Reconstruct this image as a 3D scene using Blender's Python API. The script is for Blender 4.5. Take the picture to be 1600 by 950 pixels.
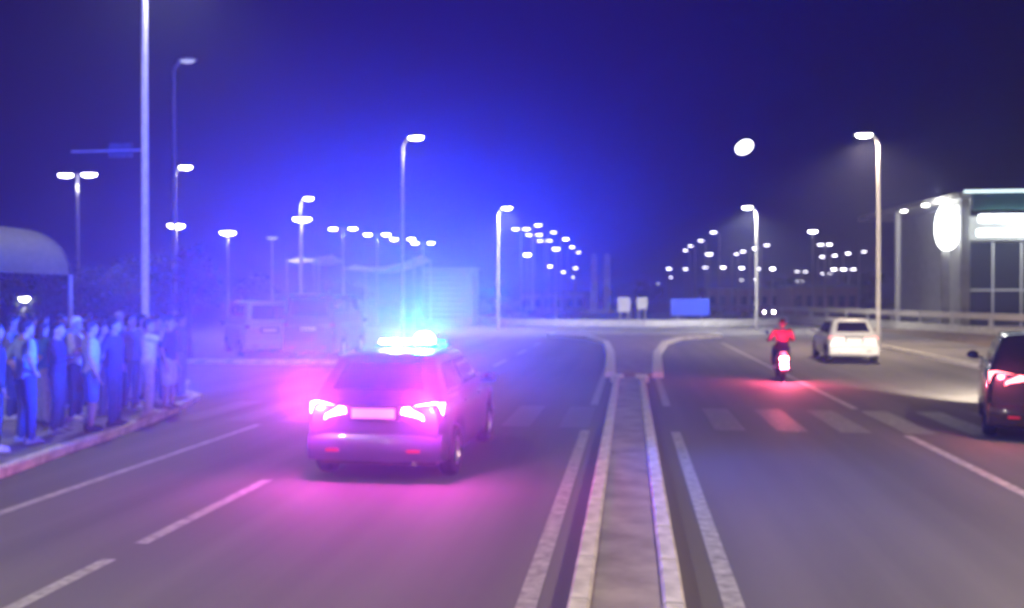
import bpy, bmesh, math, random
from math import radians as R, sin, cos, pi, sqrt, tan, atan2
from mathutils import Vector, Matrix
random.seed(7)
for o in list(bpy.data.objects): bpy.data.objects.remove(o)
scene = bpy.context.scene
COL = scene.collection

# ---------------------------------------------------------------- camera
F = 1385.0; CAMZ = 2.2; YAW = math.atan2(185, F); PITCH = math.atan2(-10, F)
cd = bpy.data.cameras.new('camera'); cam = bpy.data.objects.new('camera', cd); COL.objects.link(cam)
cd.sensor_width = 36; cd.lens = F / 1600 * 36; cd.clip_start = 0.05; cd.clip_end = 8000
cam.location = (0, 0, CAMZ); cam.rotation_euler = (pi / 2 + PITCH, 0, YAW)
cd.dof.use_dof = True; cd.dof.focus_distance = 1.6; cd.dof.aperture_fstop = 3.8
scene.camera = cam
# ---------------------------------------------------------------- sky
w = bpy.data.worlds.new('World'); scene.world = w; w.use_nodes = True
nt = w.node_tree; nt.nodes.clear()
wo = nt.nodes.new('ShaderNodeOutputWorld'); bg = nt.nodes.new('ShaderNodeBackground')
sky = nt.nodes.new('ShaderNodeTexSky'); sky.sky_type = 'NISHITA'; sky.sun_disc = False
sky.sun_elevation = R(-5.0); sky.sun_rotation = R(200); sky.air_density = 1.0; sky.dust_density = 0.2; sky.ozone_density = 4.0
nt.links.new(sky.outputs[0], bg.inputs[0]); bg.inputs[1].default_value = 0.05
nt.links.new(bg.outputs[0], wo.inputs[0])
sl = bpy.data.lights.new('moonlight', 'SUN'); sl.energy = 0.015; sl.angle = R(0.5); sl.color = (0.8, 0.87, 1)
so = bpy.data.objects.new('moonlight', sl); COL.objects.link(so); so.rotation_euler = (R(-80), 0, R(0))
# ---------------------------------------------------------------- exposure, renderer
vs = scene.view_settings; vs.view_transform = 'Standard'; vs.look = 'None'; vs.exposure = 0.2; vs.gamma = 1
cy = scene.cycles
scene.render.engine = 'CYCLES'
cy.use_denoising = True; cy.max_bounces = 5; cy.diffuse_bounces = 2; cy.glossy_bounces = 3; cy.transmission_bounces = 4
cy.volume_bounces = 0; cy.transparent_max_bounces = 12; cy.sample_clamp_indirect = 4.0; cy.sample_clamp_direct = 0.0
cy.use_light_tree = True; cy.caustics_reflective = False; cy.caustics_refractive = False
HAZE = 0.0025

# ---------------------------------------------------------------- pixel helpers (photo 1600x950)
RM = cam.rotation_euler.to_matrix()
def ray(u, v): return RM @ Vector(((u - 800) / F, -(v - 475) / F, -1.0))
def gp(u, v, z=0.0):
    d = ray(u, v); t = (z - CAMZ) / d.z
    return Vector((d.x * t, d.y * t, z))
def dp(u, v, Y):
    d = ray(u, v); t = Y / d.y
    return Vector((d.x * t, Y, CAMZ + d.z * t))

# ---------------------------------------------------------------- materials
MATS = {}
def mat(name, col, rough=0.6, metal=0.0, noise=0.0, scale=8.0, bump=0.0, emit=0.0, ecol=None, spec=0.5, detail=4.0, col2=None, trans=0.0, coat=0.0):
    if name in MATS: return MATS[name]
    m = bpy.data.materials.new(name); m.use_nodes = True; n = m.node_tree.nodes; l = m.node_tree.links
    b = n['Principled BSDF']; b.inputs['Roughness'].default_value = rough; b.inputs['Metallic'].default_value = metal
    b.inputs['Base Color'].default_value = (*col, 1); b.inputs['Specular IOR Level'].default_value = spec
    b.inputs['Coat Weight'].default_value = coat; b.inputs['Transmission Weight'].default_value = trans
    if noise > 0 or bump > 0:
        tc = n.new('ShaderNodeTexCoord'); nz = n.new('ShaderNodeTexNoise'); nz.inputs['Scale'].default_value = scale; nz.inputs['Detail'].default_value = detail
        l.new(tc.outputs['Object'], nz.inputs['Vector'])
        if noise > 0:
            rp = n.new('ShaderNodeValToRGB'); c2 = col2 or tuple(c * (1 - noise) for c in col); c1 = tuple(min(1, c * (1 + noise * .6)) for c in col)
            rp.color_ramp.elements[0].position = .32; rp.color_ramp.elements[1].position = .68
            rp.color_ramp.elements[0].color = (*c2, 1); rp.color_ramp.elements[1].color = (*c1, 1)
            l.new(nz.outputs['Fac'], rp.inputs['Fac']); l.new(rp.outputs['Color'], b.inputs['Base Color'])
        if bump > 0:
            n2 = n.new('ShaderNodeTexNoise'); n2.inputs['Scale'].default_value = scale * 6; n2.inputs['Detail'].default_value = 3
            l.new(tc.outputs['Object'], n2.inputs['Vector'])
            bp = n.new('ShaderNodeBump'); bp.inputs['Strength'].default_value = bump; bp.inputs['Distance'].default_value = .02
            l.new(n2.outputs['Fac'], bp.inputs['Height']); l.new(bp.outputs['Normal'], b.inputs['Normal'])
    if emit > 0:
        b.inputs['Emission Color'].default_value = (*(ecol or col), 1); b.inputs['Emission Strength'].default_value = emit
    MATS[name] = m
    return m

def asphalt():
    m = bpy.data.materials.new('asphalt'); m.use_nodes = True; n = m.node_tree.nodes; l = m.node_tree.links; b = n['Principled BSDF']
    tc = n.new('ShaderNodeTexCoord')
    def nz(s, d=5, sx=1, sy=1):
        mp = n.new('ShaderNodeMapping'); mp.inputs['Scale'].default_value = (sx, sy, 1); l.new(tc.outputs['Object'], mp.inputs['Vector'])
        x = n.new('ShaderNodeTexNoise'); x.inputs['Scale'].default_value = s; x.inputs['Detail'].default_value = d; l.new(mp.outputs[0], x.inputs['Vector']); return x
    big = nz(.35, 4, 1, .35); tracks = nz(1.3, 3, 1, .03); fine = nz(60, 3)
    rp = n.new('ShaderNodeValToRGB'); rp.color_ramp.elements[0].position = .3; rp.color_ramp.elements[1].position = .75
    rp.color_ramp.elements[0].color = (.085, .083, .081, 1); rp.color_ramp.elements[1].color = (.22, .212, .20, 1)
    mx = n.new('ShaderNodeMix'); mx.data_type = 'FLOAT'; mx.inputs[0].default_value = .5
    l.new(big.outputs['Fac'], mx.inputs[2]); l.new(tracks.outputs['Fac'], mx.inputs[3]); l.new(mx.outputs[0], rp.inputs['Fac'])
    mm = n.new('ShaderNodeMix'); mm.data_type = 'RGBA'; mm.blend_type = 'MULTIPLY'; mm.inputs[0].default_value = .3
    l.new(rp.outputs['Color'], mm.inputs[6]); l.new(fine.outputs['Color'], mm.inputs[7])
    l.new(mm.outputs[2], b.inputs['Base Color'])
    rr = n.new('ShaderNodeMapRange'); rr.inputs[3].default_value = .68; rr.inputs[4].default_value = .9; l.new(big.outputs['Fac'], rr.inputs[0]); l.new(rr.outputs[0], b.inputs['Roughness'])
    bp = n.new('ShaderNodeBump'); bp.inputs['Strength'].default_value = .25; bp.inputs['Distance'].default_value = .01; l.new(fine.outputs['Fac'], bp.inputs['Height']); l.new(bp.outputs['Normal'], b.inputs['Normal'])
    return m
def paint(name, worn):
    m = bpy.data.materials.new(name); m.use_nodes = True; n = m.node_tree.nodes; l = m.node_tree.links; b = n['Principled BSDF']
    tc = n.new('ShaderNodeTexCoord'); x = n.new('ShaderNodeTexNoise'); x.inputs['Scale'].default_value = 9; x.inputs['Detail'].default_value = 10
    l.new(tc.outputs['Object'], x.inputs['Vector'])
    rp = n.new('ShaderNodeValToRGB'); rp.color_ramp.elements[0].position = worn - .22; rp.color_ramp.elements[1].position = worn + .25
    rp.color_ramp.elements[0].color = (.15, .146, .14, 1); rp.color_ramp.elements[1].color = (.5, .49, .47, 1)
    l.new(x.outputs['Fac'], rp.inputs['Fac']); l.new(rp.outputs['Color'], b.inputs['Base Color']); b.inputs['Roughness'].default_value = .6
    return m
M_ASPH = asphalt()
M_LINE = paint('road_paint', .46); M_ZEBRA = paint('worn_zebra_paint', .74); M_ZEBRA2 = paint('nearly_gone_zebra_paint', .88)
M_PAVE = mat('pavement_slabs', (.2, .19, .18), .8, noise=.3, scale=3, bump=.2)
M_KERB = mat('kerb_concrete', (.6, .59, .56), .75, noise=.3, scale=6, bump=.2)
M_KWHITE = mat('white_kerb_paint', (.82, .82, .8), .6, noise=.2, scale=4)
M_MED = mat('median_concrete', (.3, .27, .25), .8, noise=.35, scale=2.5, bump=.25)
M_GRASS = mat('grass', (.05, .075, .025), .9, noise=.5, scale=12, bump=.6)
M_EARTH = mat('dry_verge', (.22, .16, .11), .9, noise=.4, scale=3, bump=.5)
M_GALV = mat('galvanised_steel', (.6, .6, .6), .5, .15, noise=.15, scale=10)
M_DARK = mat('dark_metal', (.03, .03, .035), .4, .4)
M_RUB = mat('rubber', (.018, .018, .018), .85)
M_RIM = mat('alloy_rim', (.5, .5, .52), .35, .9)
M_GLASS = mat('car_glass', (.012, .012, .016), .06, 0, spec=.6)
M_PLATE = mat('white_plate', (.8, .8, .78), .4)
M_CHROME = mat('chrome', (.7, .7, .7), .15, 1)
M_PLAST = mat('black_plastic', (.02, .02, .022), .5)
M_LAMP = mat('lamp_lens', (.9, .9, .9), .3, emit=22, ecol=(1, .96, .9))
M_LAMPF = [mat('far_lamp_lens_%d' % i, (.9, .9, .9), .3, emit=q, ecol=(.92, .88, 1)) for i, q in enumerate((6, 11, 20, 8))]
M_LAMPD = mat('dim_lamp_lens', (.8, .8, .8), .3, emit=.5, ecol=(.8, .85, 1))

# ---------------------------------------------------------------- mesh helpers
class MB:
    def __init__(s): s.v = []; s.f = []
    def add(s, verts, faces, M=None):
        k = len(s.v)
        s.v += [tuple(M @ Vector(p)) if M else tuple(p) for p in verts]; s.f += [tuple(i + k for i in fc) for fc in faces]; return s
    def box(s, c, d, M=None):
        x, y, z = c; a, b, h = d[0] / 2, d[1] / 2, d[2] / 2
        P = [(x + i * a, y + j * b, z + k * h) for k in (-1, 1) for j in (-1, 1) for i in (-1, 1)]
        return s.add(P, [(0, 2, 3, 1), (4, 5, 7, 6), (0, 1, 5, 4), (2, 6, 7, 3), (0, 4, 6, 2), (1, 3, 7, 5)], M)
    def rings(s, rs, cap=True, M=None):
        n = len(rs[0]); P = [p for r in rs for p in r]; fc = []
        for i in range(len(rs) - 1):
            for j in range(n):
                fc.append((i * n + j, i * n + (j + 1) % n, (i + 1) * n + (j + 1) % n, (i + 1) * n + j))
        if cap: fc.append(tuple(range(n))[::-1]); fc.append(tuple((len(rs) - 1) * n + j for j in range(n)))
        return s.add(P, fc, M)
    def tube(s, pts, rad, n=8, M=None):
        pts = [Vector(p) for p in pts]; rs = []
        rad = rad if isinstance(rad, (list, tuple)) else [rad] * len(pts)
        up = None
        for i, p in enumerate(pts):
            t = (pts[min(i + 1, len(pts) - 1)] - pts[max(i - 1, 0)]).normalized()
            if up is None: up = Vector((0, 0, 1)) if abs(t.z) < .9 else Vector((1, 0, 0))
            a = t.cross(up).normalized(); b = a.cross(t).normalized(); up = b
            rs.append([p + (a * cos(2 * pi * j / n) + b * sin(2 * pi * j / n)) * rad[i] for j in range(n)])
        return s.rings(rs, True, M)
    def ell(s, c, r, nu=14, nv=8, M=None, lo=-pi / 2, hi=pi / 2):
        rs = []
        for i in range(nv + 1):
            a = lo + (hi - lo) * i / nv; k = max(cos(a), .02)
            rs.append([(c[0] + r[0] * k * cos(2 * pi * j / nu), c[1] + r[1] * k * sin(2 * pi * j / nu), c[2] + r[2] * sin(a)) for j in range(nu)])
        return s.rings(rs, True, M)
    def prism(s, poly, z0, z1, M=None):
        return s.rings([[(x, y, z0) for x, y in poly], [(x, y, z1) for x, y in poly]], True, M)
    def mesh(s, name, m, smooth=False):
        me = bpy.data.meshes.new(name); me.from_pydata(s.v, [], s.f); me.update()
        if m: me.materials.append(m)
        bm = bmesh.new(); bm.from_mesh(me); bmesh.ops.recalc_face_normals(bm, faces=bm.faces); bm.to_mesh(me); bm.free()
        if smooth:
            me.polygons.foreach_set('use_smooth', [True] * len(me.polygons)); me.set_sharp_from_angle(angle=R(smooth if smooth is not True else 50))
        return me
    def build(s, name, m, parent=None, smooth=False, loc=None, bevel=0):
        o = bpy.data.objects.new(name, s.mesh(name, m, smooth)); COL.objects.link(o); o.parent = parent
        if loc is not None: o.location = loc
        if bevel: bv = o.modifiers.new('b', 'BEVEL'); bv.width = bevel; bv.segments = 2; bv.limit_method = 'ANGLE'
        return o
def tag(o, label=None, cat=None, group=None, kind=None):
    if label: o['label'] = label
    if cat: o['category'] = cat
    if group: o['group'] = group
    if kind: o['kind'] = kind
    return o
def empty(name, loc=(0, 0, 0), rz=0):
    o = bpy.data.objects.new(name, None); COL.objects.link(o); o.location = loc; o.rotation_euler = (0, 0, rz); o.empty_display_size = .2; return o
def copy_tree(o, parent=None):
    c = o.copy(); COL.objects.link(c); c.parent = parent
    for ch in o.children: copy_tree(ch, c)
    return c
def inst(name, me, loc, parent=None, rz=0, scale=None):
    o = bpy.data.objects.new(name, me); COL.objects.link(o); o.location = loc; o.rotation_euler = (0, 0, rz); o.parent = parent
    if scale: o.scale = scale
    return o

# ---------------------------------------------------------------- ground, roads, pavements
tag(MB().add([(-700, -60, -.02), (700, -60, -.02), (700, 1200, -.02), (-700, 1200, -.02)], [(0, 1, 2, 3)]).build('ground', M_EARTH), 'dry dark ground stretching to the horizon', 'ground', kind='structure')
RC = Vector((-.3, 82.0, 0))           # centre of the roundabout
def sheet(poly, z): return MB().add([(x, y, z) for x, y in poly], [tuple(range(len(poly)))])
ring = [(RC.x + 27 * cos(a), RC.y + 27 * sin(a)) for a in [i * 2 * pi / 64 for i in range(64)]]
road = sheet([(-9.6, -30), (10.6, -30), (10.6, 20), (11, 60), (-11, 60), (-10.5, 30), (-9.6, 20)], 0.0).build('road', M_ASPH)
tag(road, 'worn grey asphalt dual carriageway', 'road', kind='structure')
tag(sheet(ring, -.006).build('roundabout_road', M_ASPH), 'asphalt ring road of the roundabout', 'road', kind='structure')
tag(sheet([(-13, 95), (13, 95), (13, 600), (-13, 600)], -.010).build('far_road', M_ASPH), 'asphalt road running on beyond the roundabout', 'road', kind='structure')
tag(sheet([(-90, 19.2), (-9, 19.2), (-9, 28.4), (-90, 28.4)], -.004).build('side_street', M_ASPH), 'asphalt side street past the end of the crowd pavement', 'road', kind='structure')
tag(sheet([(10.3, 62), (90, 70), (90, 92), (20, 92)], -.012).build('exit_road', M_ASPH), 'asphalt road leaving the roundabout', 'road', kind='structure')

def strip(poly, h, name, m): return MB().prism(poly, -.05, h).build(name, m)
def kerb_line(pts, parent, h=.13, wdt=.16, L=1.0, m=M_KERB, name='kerb_stone', z0=-.05):
    # stones laid along a polyline, each its own part
    cache = {}
    for a, b in zip(pts[:-1], pts[1:]):
        a = Vector((*a, 0)); b = Vector((*b, 0)); d = (b - a); n = max(1, round(d.length / L)); l = d.length / n
        key = round(l, 3)
        if key not in cache:
            mb = MB(); g = .012; hx = l / 2 - g; hw = wdt / 2
            prof = [(-hw, z0), (hw, z0), (hw, h - .02), (hw - .02, h), (-hw + .02, h), (-hw, h - .02)]
            mb.rings([[(x, y, z) for y, z in prof] for x in (-hx, hx)])
            cache[key] = mb.mesh(name, m)
        for i in range(n):
            p = a + d * ((i + .5) / n)
            o = inst(name, cache[key], (p.x, p.y, random.uniform(-.004, .004)), parent, atan2(d.y, d.x) + random.uniform(-.006, .006))

K = [gp(-420, 870), gp(-120, 785), gp(0, 745), gp(100, 708), gp(180, 681), gp(245, 656), gp(310, 625)]
K = [(p.x, p.y) for p in K]
pl = strip([K[0]] + K[1:] + [(K[-1][0] - .9, K[-1][1] + .9), (-11, 20.9), (-60, 21.3), (-60, K[0][1])], .12, 'pavement_left', M_PAVE)
tag(pl, 'raised slab pavement under the crowd', 'pavement', kind='structure')
kerb_line(K, pl, .135, m=M_KERB)
kerb_line([K[-1], (K[-1][0] - .9, K[-1][1] + .9), (-11, 20.9), (-30, 21.05)], pl, .135)
p2 = strip([(-9.5, 28.2), (-9.3, 40), (-11.4, 52), (-30, 70), (-90, 100), (-90, 28.2)], .12, 'pavement_far_left', M_PAVE)
tag(p2, 'pale plaza pavement beyond the side street', 'pavement', kind='structure')
kerb_line([(-34, 28.15), (-9.5, 28.15), (-9.3, 40), (-11.4, 52), (-22, 62.3)], p2, .135)
p3 = strip([(10.7, -20), (10.7, 20), (11.2, 58), (15, 60), (15, -20)], .12, 'pavement_right', M_PAVE)
tag(p3, 'slab pavement along the right carriageway', 'pavement', kind='structure')
kerb_line([(10.65, 8), (10.65, 20), (11.15, 58)], p3, .135, L=1.5)

# median island: two kerb rows with concrete between, ending in white noses
md = MB().prism([(-.27, -4), (.22, -4), (.22, 23.6), (-.27, 23.6)], -.05, .10).build('median_island', M_MED)
tag(md, 'narrow raised concrete median between the two carriageways', 'median', kind='structure')
kerb_line([(-.345, -4), (-.345, 23.2)], md, .14, .15)
kerb_line([(.30, -4), (.30, 23.2)], md, .14, .15)
for x in (-.345, .30):
    MB().box((x, 23.55, .06), (.34, .6, .22)).build('kerb_nose', M_KWHITE, md, bevel=.04)
# flared island in front of the roundabout
LF = [(-.55, 24.6), (-.75, 34), (-1.15, 42), (-2.2, 47), (-4.6, 50.2)]
RF = [(.75, 24.6), (1.0, 34), (1.6, 42), (2.6, 47), (4.9, 50.2)]
sp = MB().prism([(x + .15, y) for x, y in LF] + [(-4.4, 51.4), (4.7, 51.4)] + [(x - .15, y) for x, y in RF[::-1]], -.05, .12).build('splitter_island', M_MED)
tag(sp, 'flared splitter island before the roundabout', 'island', kind='structure')
for L_ in (LF, RF): kerb_line(L_, sp, .16, .3, m=M_KWHITE)
kerb_line([LF[-1], (-4.5, 51.4), (4.8, 51.4), RF[-1]], sp, .16, .3, m=M_KWHITE)

# painted markings: parts of the road
def mark(x0, x1, y0, y1, m=M_LINE, name='lane_line', parent=road, z=.004):
    o = MB().add([(x0, y0, 0), (x1, y0, 0), (x1, y1, 0), (x0, y1, 0)], [(0, 1, 2, 3)]).build(name, m, parent, loc=(0, 0, z)); return o
D1, D2, D3 = gp(190, 875).y, gp(230, 850).y, gp(420, 750).y
for a, b in [(D1 - 6.3, D1 - 3.5), (D1 - 2.9, D1), (D2, D3), (19, 22), (22.5, 25.5), (28, 31), (34, 37), (40, 43)]:
    mark(-4.40, -4.27, a, b, name='lane_dash')
mark(-6.44, -6.31, 6, 14.6); mark(-6.44, -6.31, 18.6, 26)
mark(-.81, -.66, -2, 14.7); mark(-.81, -.66, 18.2, 40); mark(.66, .81, -2, 14.7); mark(.66, .81, 18.2, 40)
mark(4.3, 4.45, 8, 14.8); mark(4.33, 4.47, 18.2, 44)
for x in [-8.2 + i for i in range(8)] + [1.4 + i for i in range(9)]:
    mark(x, x + .5, 15.0, 17.9, M_ZEBRA if x > 0 else M_ZEBRA2, 'zebra_bar')

# roundabout centre
ci = MB()
rs = []
for r_, z in ((13.8, -.05), (13.8, .3), (10, .55), (5, .8), (.05, .95)):
    rs.append([(RC.x + r_ * cos(a), RC.y + r_ * sin(a), z) for a in [i * 2 * pi / 60 for i in range(60)]])
ci.rings(rs); cio = ci.build('roundabout_island', M_GRASS, smooth=True)
tag(cio, 'grassed centre of the roundabout', 'island', kind='structure')
nseg = 68
kerb_line([(RC.x + 14.0 * cos(i * 2 * pi / nseg), RC.y + 14.0 * sin(i * 2 * pi / nseg)) for i in range(nseg + 1)], cio, .5, .35, L=1.3, m=M_KWHITE)

# ---------------------------------------------------------------- street lamps
def pt_light(name, loc, parent, energy, color, radius=.12):
    l = bpy.data.lights.new(name, 'POINT'); l.energy = energy; l.color = color; l.shadow_soft_size = radius
    o = bpy.data.objects.new(name, l); COL.objects.link(o); o.location = loc; o.parent = parent; return o
def down_light(name, loc, parent, energy, color, radius=.12, cone=166):
    l = bpy.data.lights.new(name, 'SPOT'); l.energy = energy; l.color = color; l.shadow_soft_size = radius; l.spot_size = R(cone); l.spot_blend = .9
    o = bpy.data.objects.new(name, l); COL.objects.link(o); o.location = loc; o.parent = parent; return o
LAMP_COL = (1.0, .96, .82)
def street_lamp(u, v, H, arm=1.3, side=1, power=0, lens=None, label='', group=None, thick=1.0, name='street_lamp', col=None):
    """single-arm road lamp; (u, v) is its lit head in the photo, H its mounting height, so the ground under it fixes where it stands"""
    p = gp(u, v, H); base = (p.x - side * arm, p.y, 0)
    e = empty(name, base); tag(e, label, 'street lamp', group)
    k = thick
    pm = MB(); pm.tube([(0, 0, 0), (0, 0, .9), (0, 0, .95), (0, 0, H - .35), (side * .1, 0, H - .12), (side * .22, 0, H + .02), (side * max(.3, arm - .35), 0, H + .10)],
                      [.115 * k, .115 * k, .085 * k, .062 * k, .058 * k, .055 * k, .045 * k], 10)
    pm.build('pole', M_GALV, e, smooth=True)
    MB().box((0, 0, .02), (.36, .36, .04)).build('base_plate', M_GALV, e)
    hd = MB(); hd.ell((side * arm, 0, H + .1), (.44, .2, .1), 14, 6, lo=0); hd.build('lamp_head', M_GALV, e, smooth=True)
    ln = MB(); ln.ell((side * arm, 0, H + .08), (.33, .16, .11), 14, 8, hi=.5); ln.build('lamp_lens', lens or M_LAMP, e, smooth=True)
    if power: down_light('lamp_light', (side * arm, 0, H - .08), e, power, col or LAMP_COL)
    return e
def twin_lamp(u, v, H, arm=.9, power=0, lens=None, label='', group=None):
    p = gp(u, v, H); e = empty('twin_street_lamp', (p.x, p.y, 0)); tag(e, label, 'street lamp', group)
    MB().tube([(0, 0, 0), (0, 0, 1), (0, 0, H + .15)], [.1, .08, .055], 8).build('pole', M_GALV, e, smooth=True)
    MB().tube([(-arm, 0, H + .12), (0, 0, H + .05), (arm, 0, H + .12)], .04, 6).build('cross_arm', M_GALV, e, smooth=True)
    for s in (-1, 1):
        MB().ell((s * arm, 0, H + .1), (.4, .18, .09), 12, 5, lo=0).build('lamp_head', M_GALV, e, smooth=True)
        MB().ell((s * arm, 0, H + .095), (.36, .16, .12), 12, 5, hi=0).build('lamp_lens', lens or M_LAMP, e, smooth=True)
    if power: down_light('lamp_light', (0, 0, H - .3), e, power, LAMP_COL)
    return e
def disc_lamp(u, v, H, r=.42, power=0, lens=None, label='', group=None):
    p = gp(u, v, H); e = empty('post_top_lamp', (p.x, p.y, 0)); tag(e, label, 'street lamp', group)
    MB().tube([(0, 0, 0), (0, 0, .8), (0, 0, H)], [.07, .055, .045], 8).build('pole', M_GALV, e, smooth=True)
    MB().ell((0, 0, H + .16), (r, r, .1), 14, 5, lo=0).build('lamp_cap', M_DARK, e, smooth=True)
    MB().ell((0, 0, H + .155), (r * .92, r * .92, .17), 14, 6, hi=0).build('lamp_lens', lens or M_LAMP, e, smooth=True)
    if power: down_light('lamp_light', (0, 0, H - .2), e, power, LAMP_COL)
    return e

WARM = (1.0, .76, .52); PW = 500; PN = 2000
# near left lamp: its head is just above the frame; a small sign arm is clamped to it
nl = street_lamp(262, -84, 10.6, .6, 1, PN, label='tall galvanised street lamp rising behind the crowd with a sign arm', thick=1.15)
az = dp(150, 236, nl.location.y).z
arm_o = MB().tube([(0, 0, az), (-1.9, 0, az)], .03, 6).build('sign_arm', M_GALV, nl)
MB().box((-.62, 0, az), (.62, .04, .34)).build('sign_plate', mat('grey_sign_back', (.14, .14, .15), .5, noise=.2), nl, bevel=.01)
G1 = 'road lamps along the left kerb'
street_lamp(650, 218, 9.0, .6, 1, PW, label='road lamp on the left kerb behind the police car, second from the tall near one', group=G1)
street_lamp(792, 327, 8.2, .6, 1, 6500, label='road lamp on the left kerb beside the roundabout, lit head hooked over the road', group=G1)
G2 = 'road lamps along the right kerb'
street_lamp(1350, 214, 9.0, .6, -1, 5500, col=WARM, label='lit road lamp on the right kerb next to the canopy building', group=G2)
street_lamp(1168, 326, 8.2, .6, -1, 7000, label='road lamp on the right side beneath the moon', group=G2)
# unseen lamps continuing the two rows, added to light the foreground road
for x, y, s, q in ((-9.6, -14, 1, 10000), (-10.2, -2, 1, 7500), (10.4, 5, -1, 8500), (10.4, -20, -1, 8000)):
    e = street_lamp(800, 100, 9.0, .6, s, q, col=WARM if s < 0 else None, label='unseen road lamp of the kerb row, added near the camera to light the foreground', group='unseen road lamps added near the camera'); e.location = (x, y, 0)
ORD = ('first', 'second', 'third', 'fourth', 'fifth')
for i, (u, v) in enumerate(((841, 353), (865, 364), (884, 374.5), (894, 387), (904, 395))):
    street_lamp(u, v, 9.0, .6, 1, 0, random.choice(M_LAMPF), ORD[i] + ' small lamp past the roundabout in the left kerb row', 'far road lamps past the roundabout on the left')
for i, (u, v) in enumerate(((814, 359), (834.5, 368), (851, 377))):
    twin_lamp(u, v, 8.5, .5, 0, random.choice(M_LAMPF), ORD[i] + ' short-armed twin lamp past the roundabout, outside the left kerb row', 'far twin lamps left of the road')
for u, v in ((824, 400), (868.6, 391), (858.5, 417.5), (899, 420), (880, 426), (896, 434)):
    disc_lamp(u, v, 6.0, .36, 0, random.choice(M_LAMPF), 'tiny low post-top lamp below the far left road lamps', 'far low lamps left of the road')
for i, (u, v) in enumerate(((1115, 364), (1095, 377), (1079, 385), (1071, 392))):
    street_lamp(u, v, 9.0, .6, -1, 0, random.choice(M_LAMPF), ORD[i] + ' small lamp past the roundabout in the right kerb row', 'far road lamps past the roundabout on the right')
for i, (u, v) in enumerate(((1151, 397.6), (1161, 393.7), (1180, 389), (1198, 384))):
    street_lamp(u, v, 8.0, .6, 1, 0, random.choice(M_LAMPF), ('lowest', 'second lowest', 'second highest', 'highest')[i] + ' lamp of the slanting far line of four beyond the scooter', 'slanting line of four far lamps')
for i, (u, v) in enumerate(((1285, 402), (1304, 400), (1325, 396.6), (1350, 394))):
    street_lamp(u, v, 8.0, .6, 1, 0, random.choice(M_LAMPF), ORD[3 - i] + ' far lamp counting from the canopy building in its line of four', 'far lamps left of the canopy building')
for u, v in ((1045, 421), (1071, 421.5), (1102, 419), (1108, 399), (1130, 419), (1159, 420), (1185, 421), (1207, 421), (1159, 438), (1181, 438), (1028, 444), (1048, 434)):
    disc_lamp(u, v, 6.0, .36, 0, random.choice(M_LAMPF), 'tiny low lamp in the far car park beyond the right carriageway', 'far low lamps right of the road')
for u, v in ((1252, 425), (1291, 428), (1310, 421.5), (1326, 421.5), (1249, 440)):
    twin_lamp(u, v, 6.0, .6, 0, random.choice(M_LAMPF), 'tiny far twin lamp beyond the white hatchback', 'far twin lamps right of the road')
disc_lamp(1270, 363.5, 9, .5, 0, random.choice(M_LAMPF), 'highest disc-shaped lamp above the far lamps on the right')
twin_lamp(1289, 383, 8.5, .5, 0, random.choice(M_LAMPF), 'short twin lamp just below the highest far disc lamp')
# plaza lamps on the left
twin_lamp(121, 276, 7.5, .55, 400, None, 'twin-headed lamp glowing over the crowd left of the tall pole')
street_lamp(290, 264, 8.5, .55, 1, 500, None, 'hooked road lamp just right of the tall near pole')
disc_lamp(275, 357, 5.5, .42, 150, None, 'disc-shaped plaza lamp below the hooked lamp')
disc_lamp(356, 367, 6.0, .5, 150, None, 'flat disc plaza lamp standing alone above the parked vans')
disc_lamp(425, 374.5, 6.0, .4, 0, M_LAMPD, 'dim small disc lamp between the lit plaza lamps')
street_lamp(482, 312, 8.5, .55, 1, 900, None, 'hooked plaza lamp behind the white shade sails')
disc_lamp(472, 346, 6.5, .55, 150, None, 'disc plaza lamp under the hooked lamp by the shade sails')
for i, (u, v) in enumerate(((536, 359), (589, 368), (629, 375), (661, 381))):
    twin_lamp(u, v, 7.5, .8, 450, None, ORD[i] + ' twin-armed plaza lamp from the hooked one, in the row above the shade sails', 'row of four twin plaza lamps')
street_lamp(293, 98, 12.0, .6, 1, 0, M_LAMPD, 'very tall unlit-looking lamp mast with a faint head')
disc_lamp(38, 471, 2.05, .22, 40, None, 'low globe lamp shining just over the crowd beside the arched shelter')

# ---------------------------------------------------------------- moon
md_ = ray(1163, 230).normalized() * 3000
mo = MB().ell((0, 0, 0), (29, 29, 21), 24, 12).build('moon', mat('moon', (.8, .8, .8), 1, emit=5, ecol=(1, .97, .93)), loc=Vector((0, 0, CAMZ)) + md_, smooth=True)
mo.rotation_euler = (0, R(-28), 0); tag(mo, 'bright white moon above the right row of lamps', 'moon', kind='structure')

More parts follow.
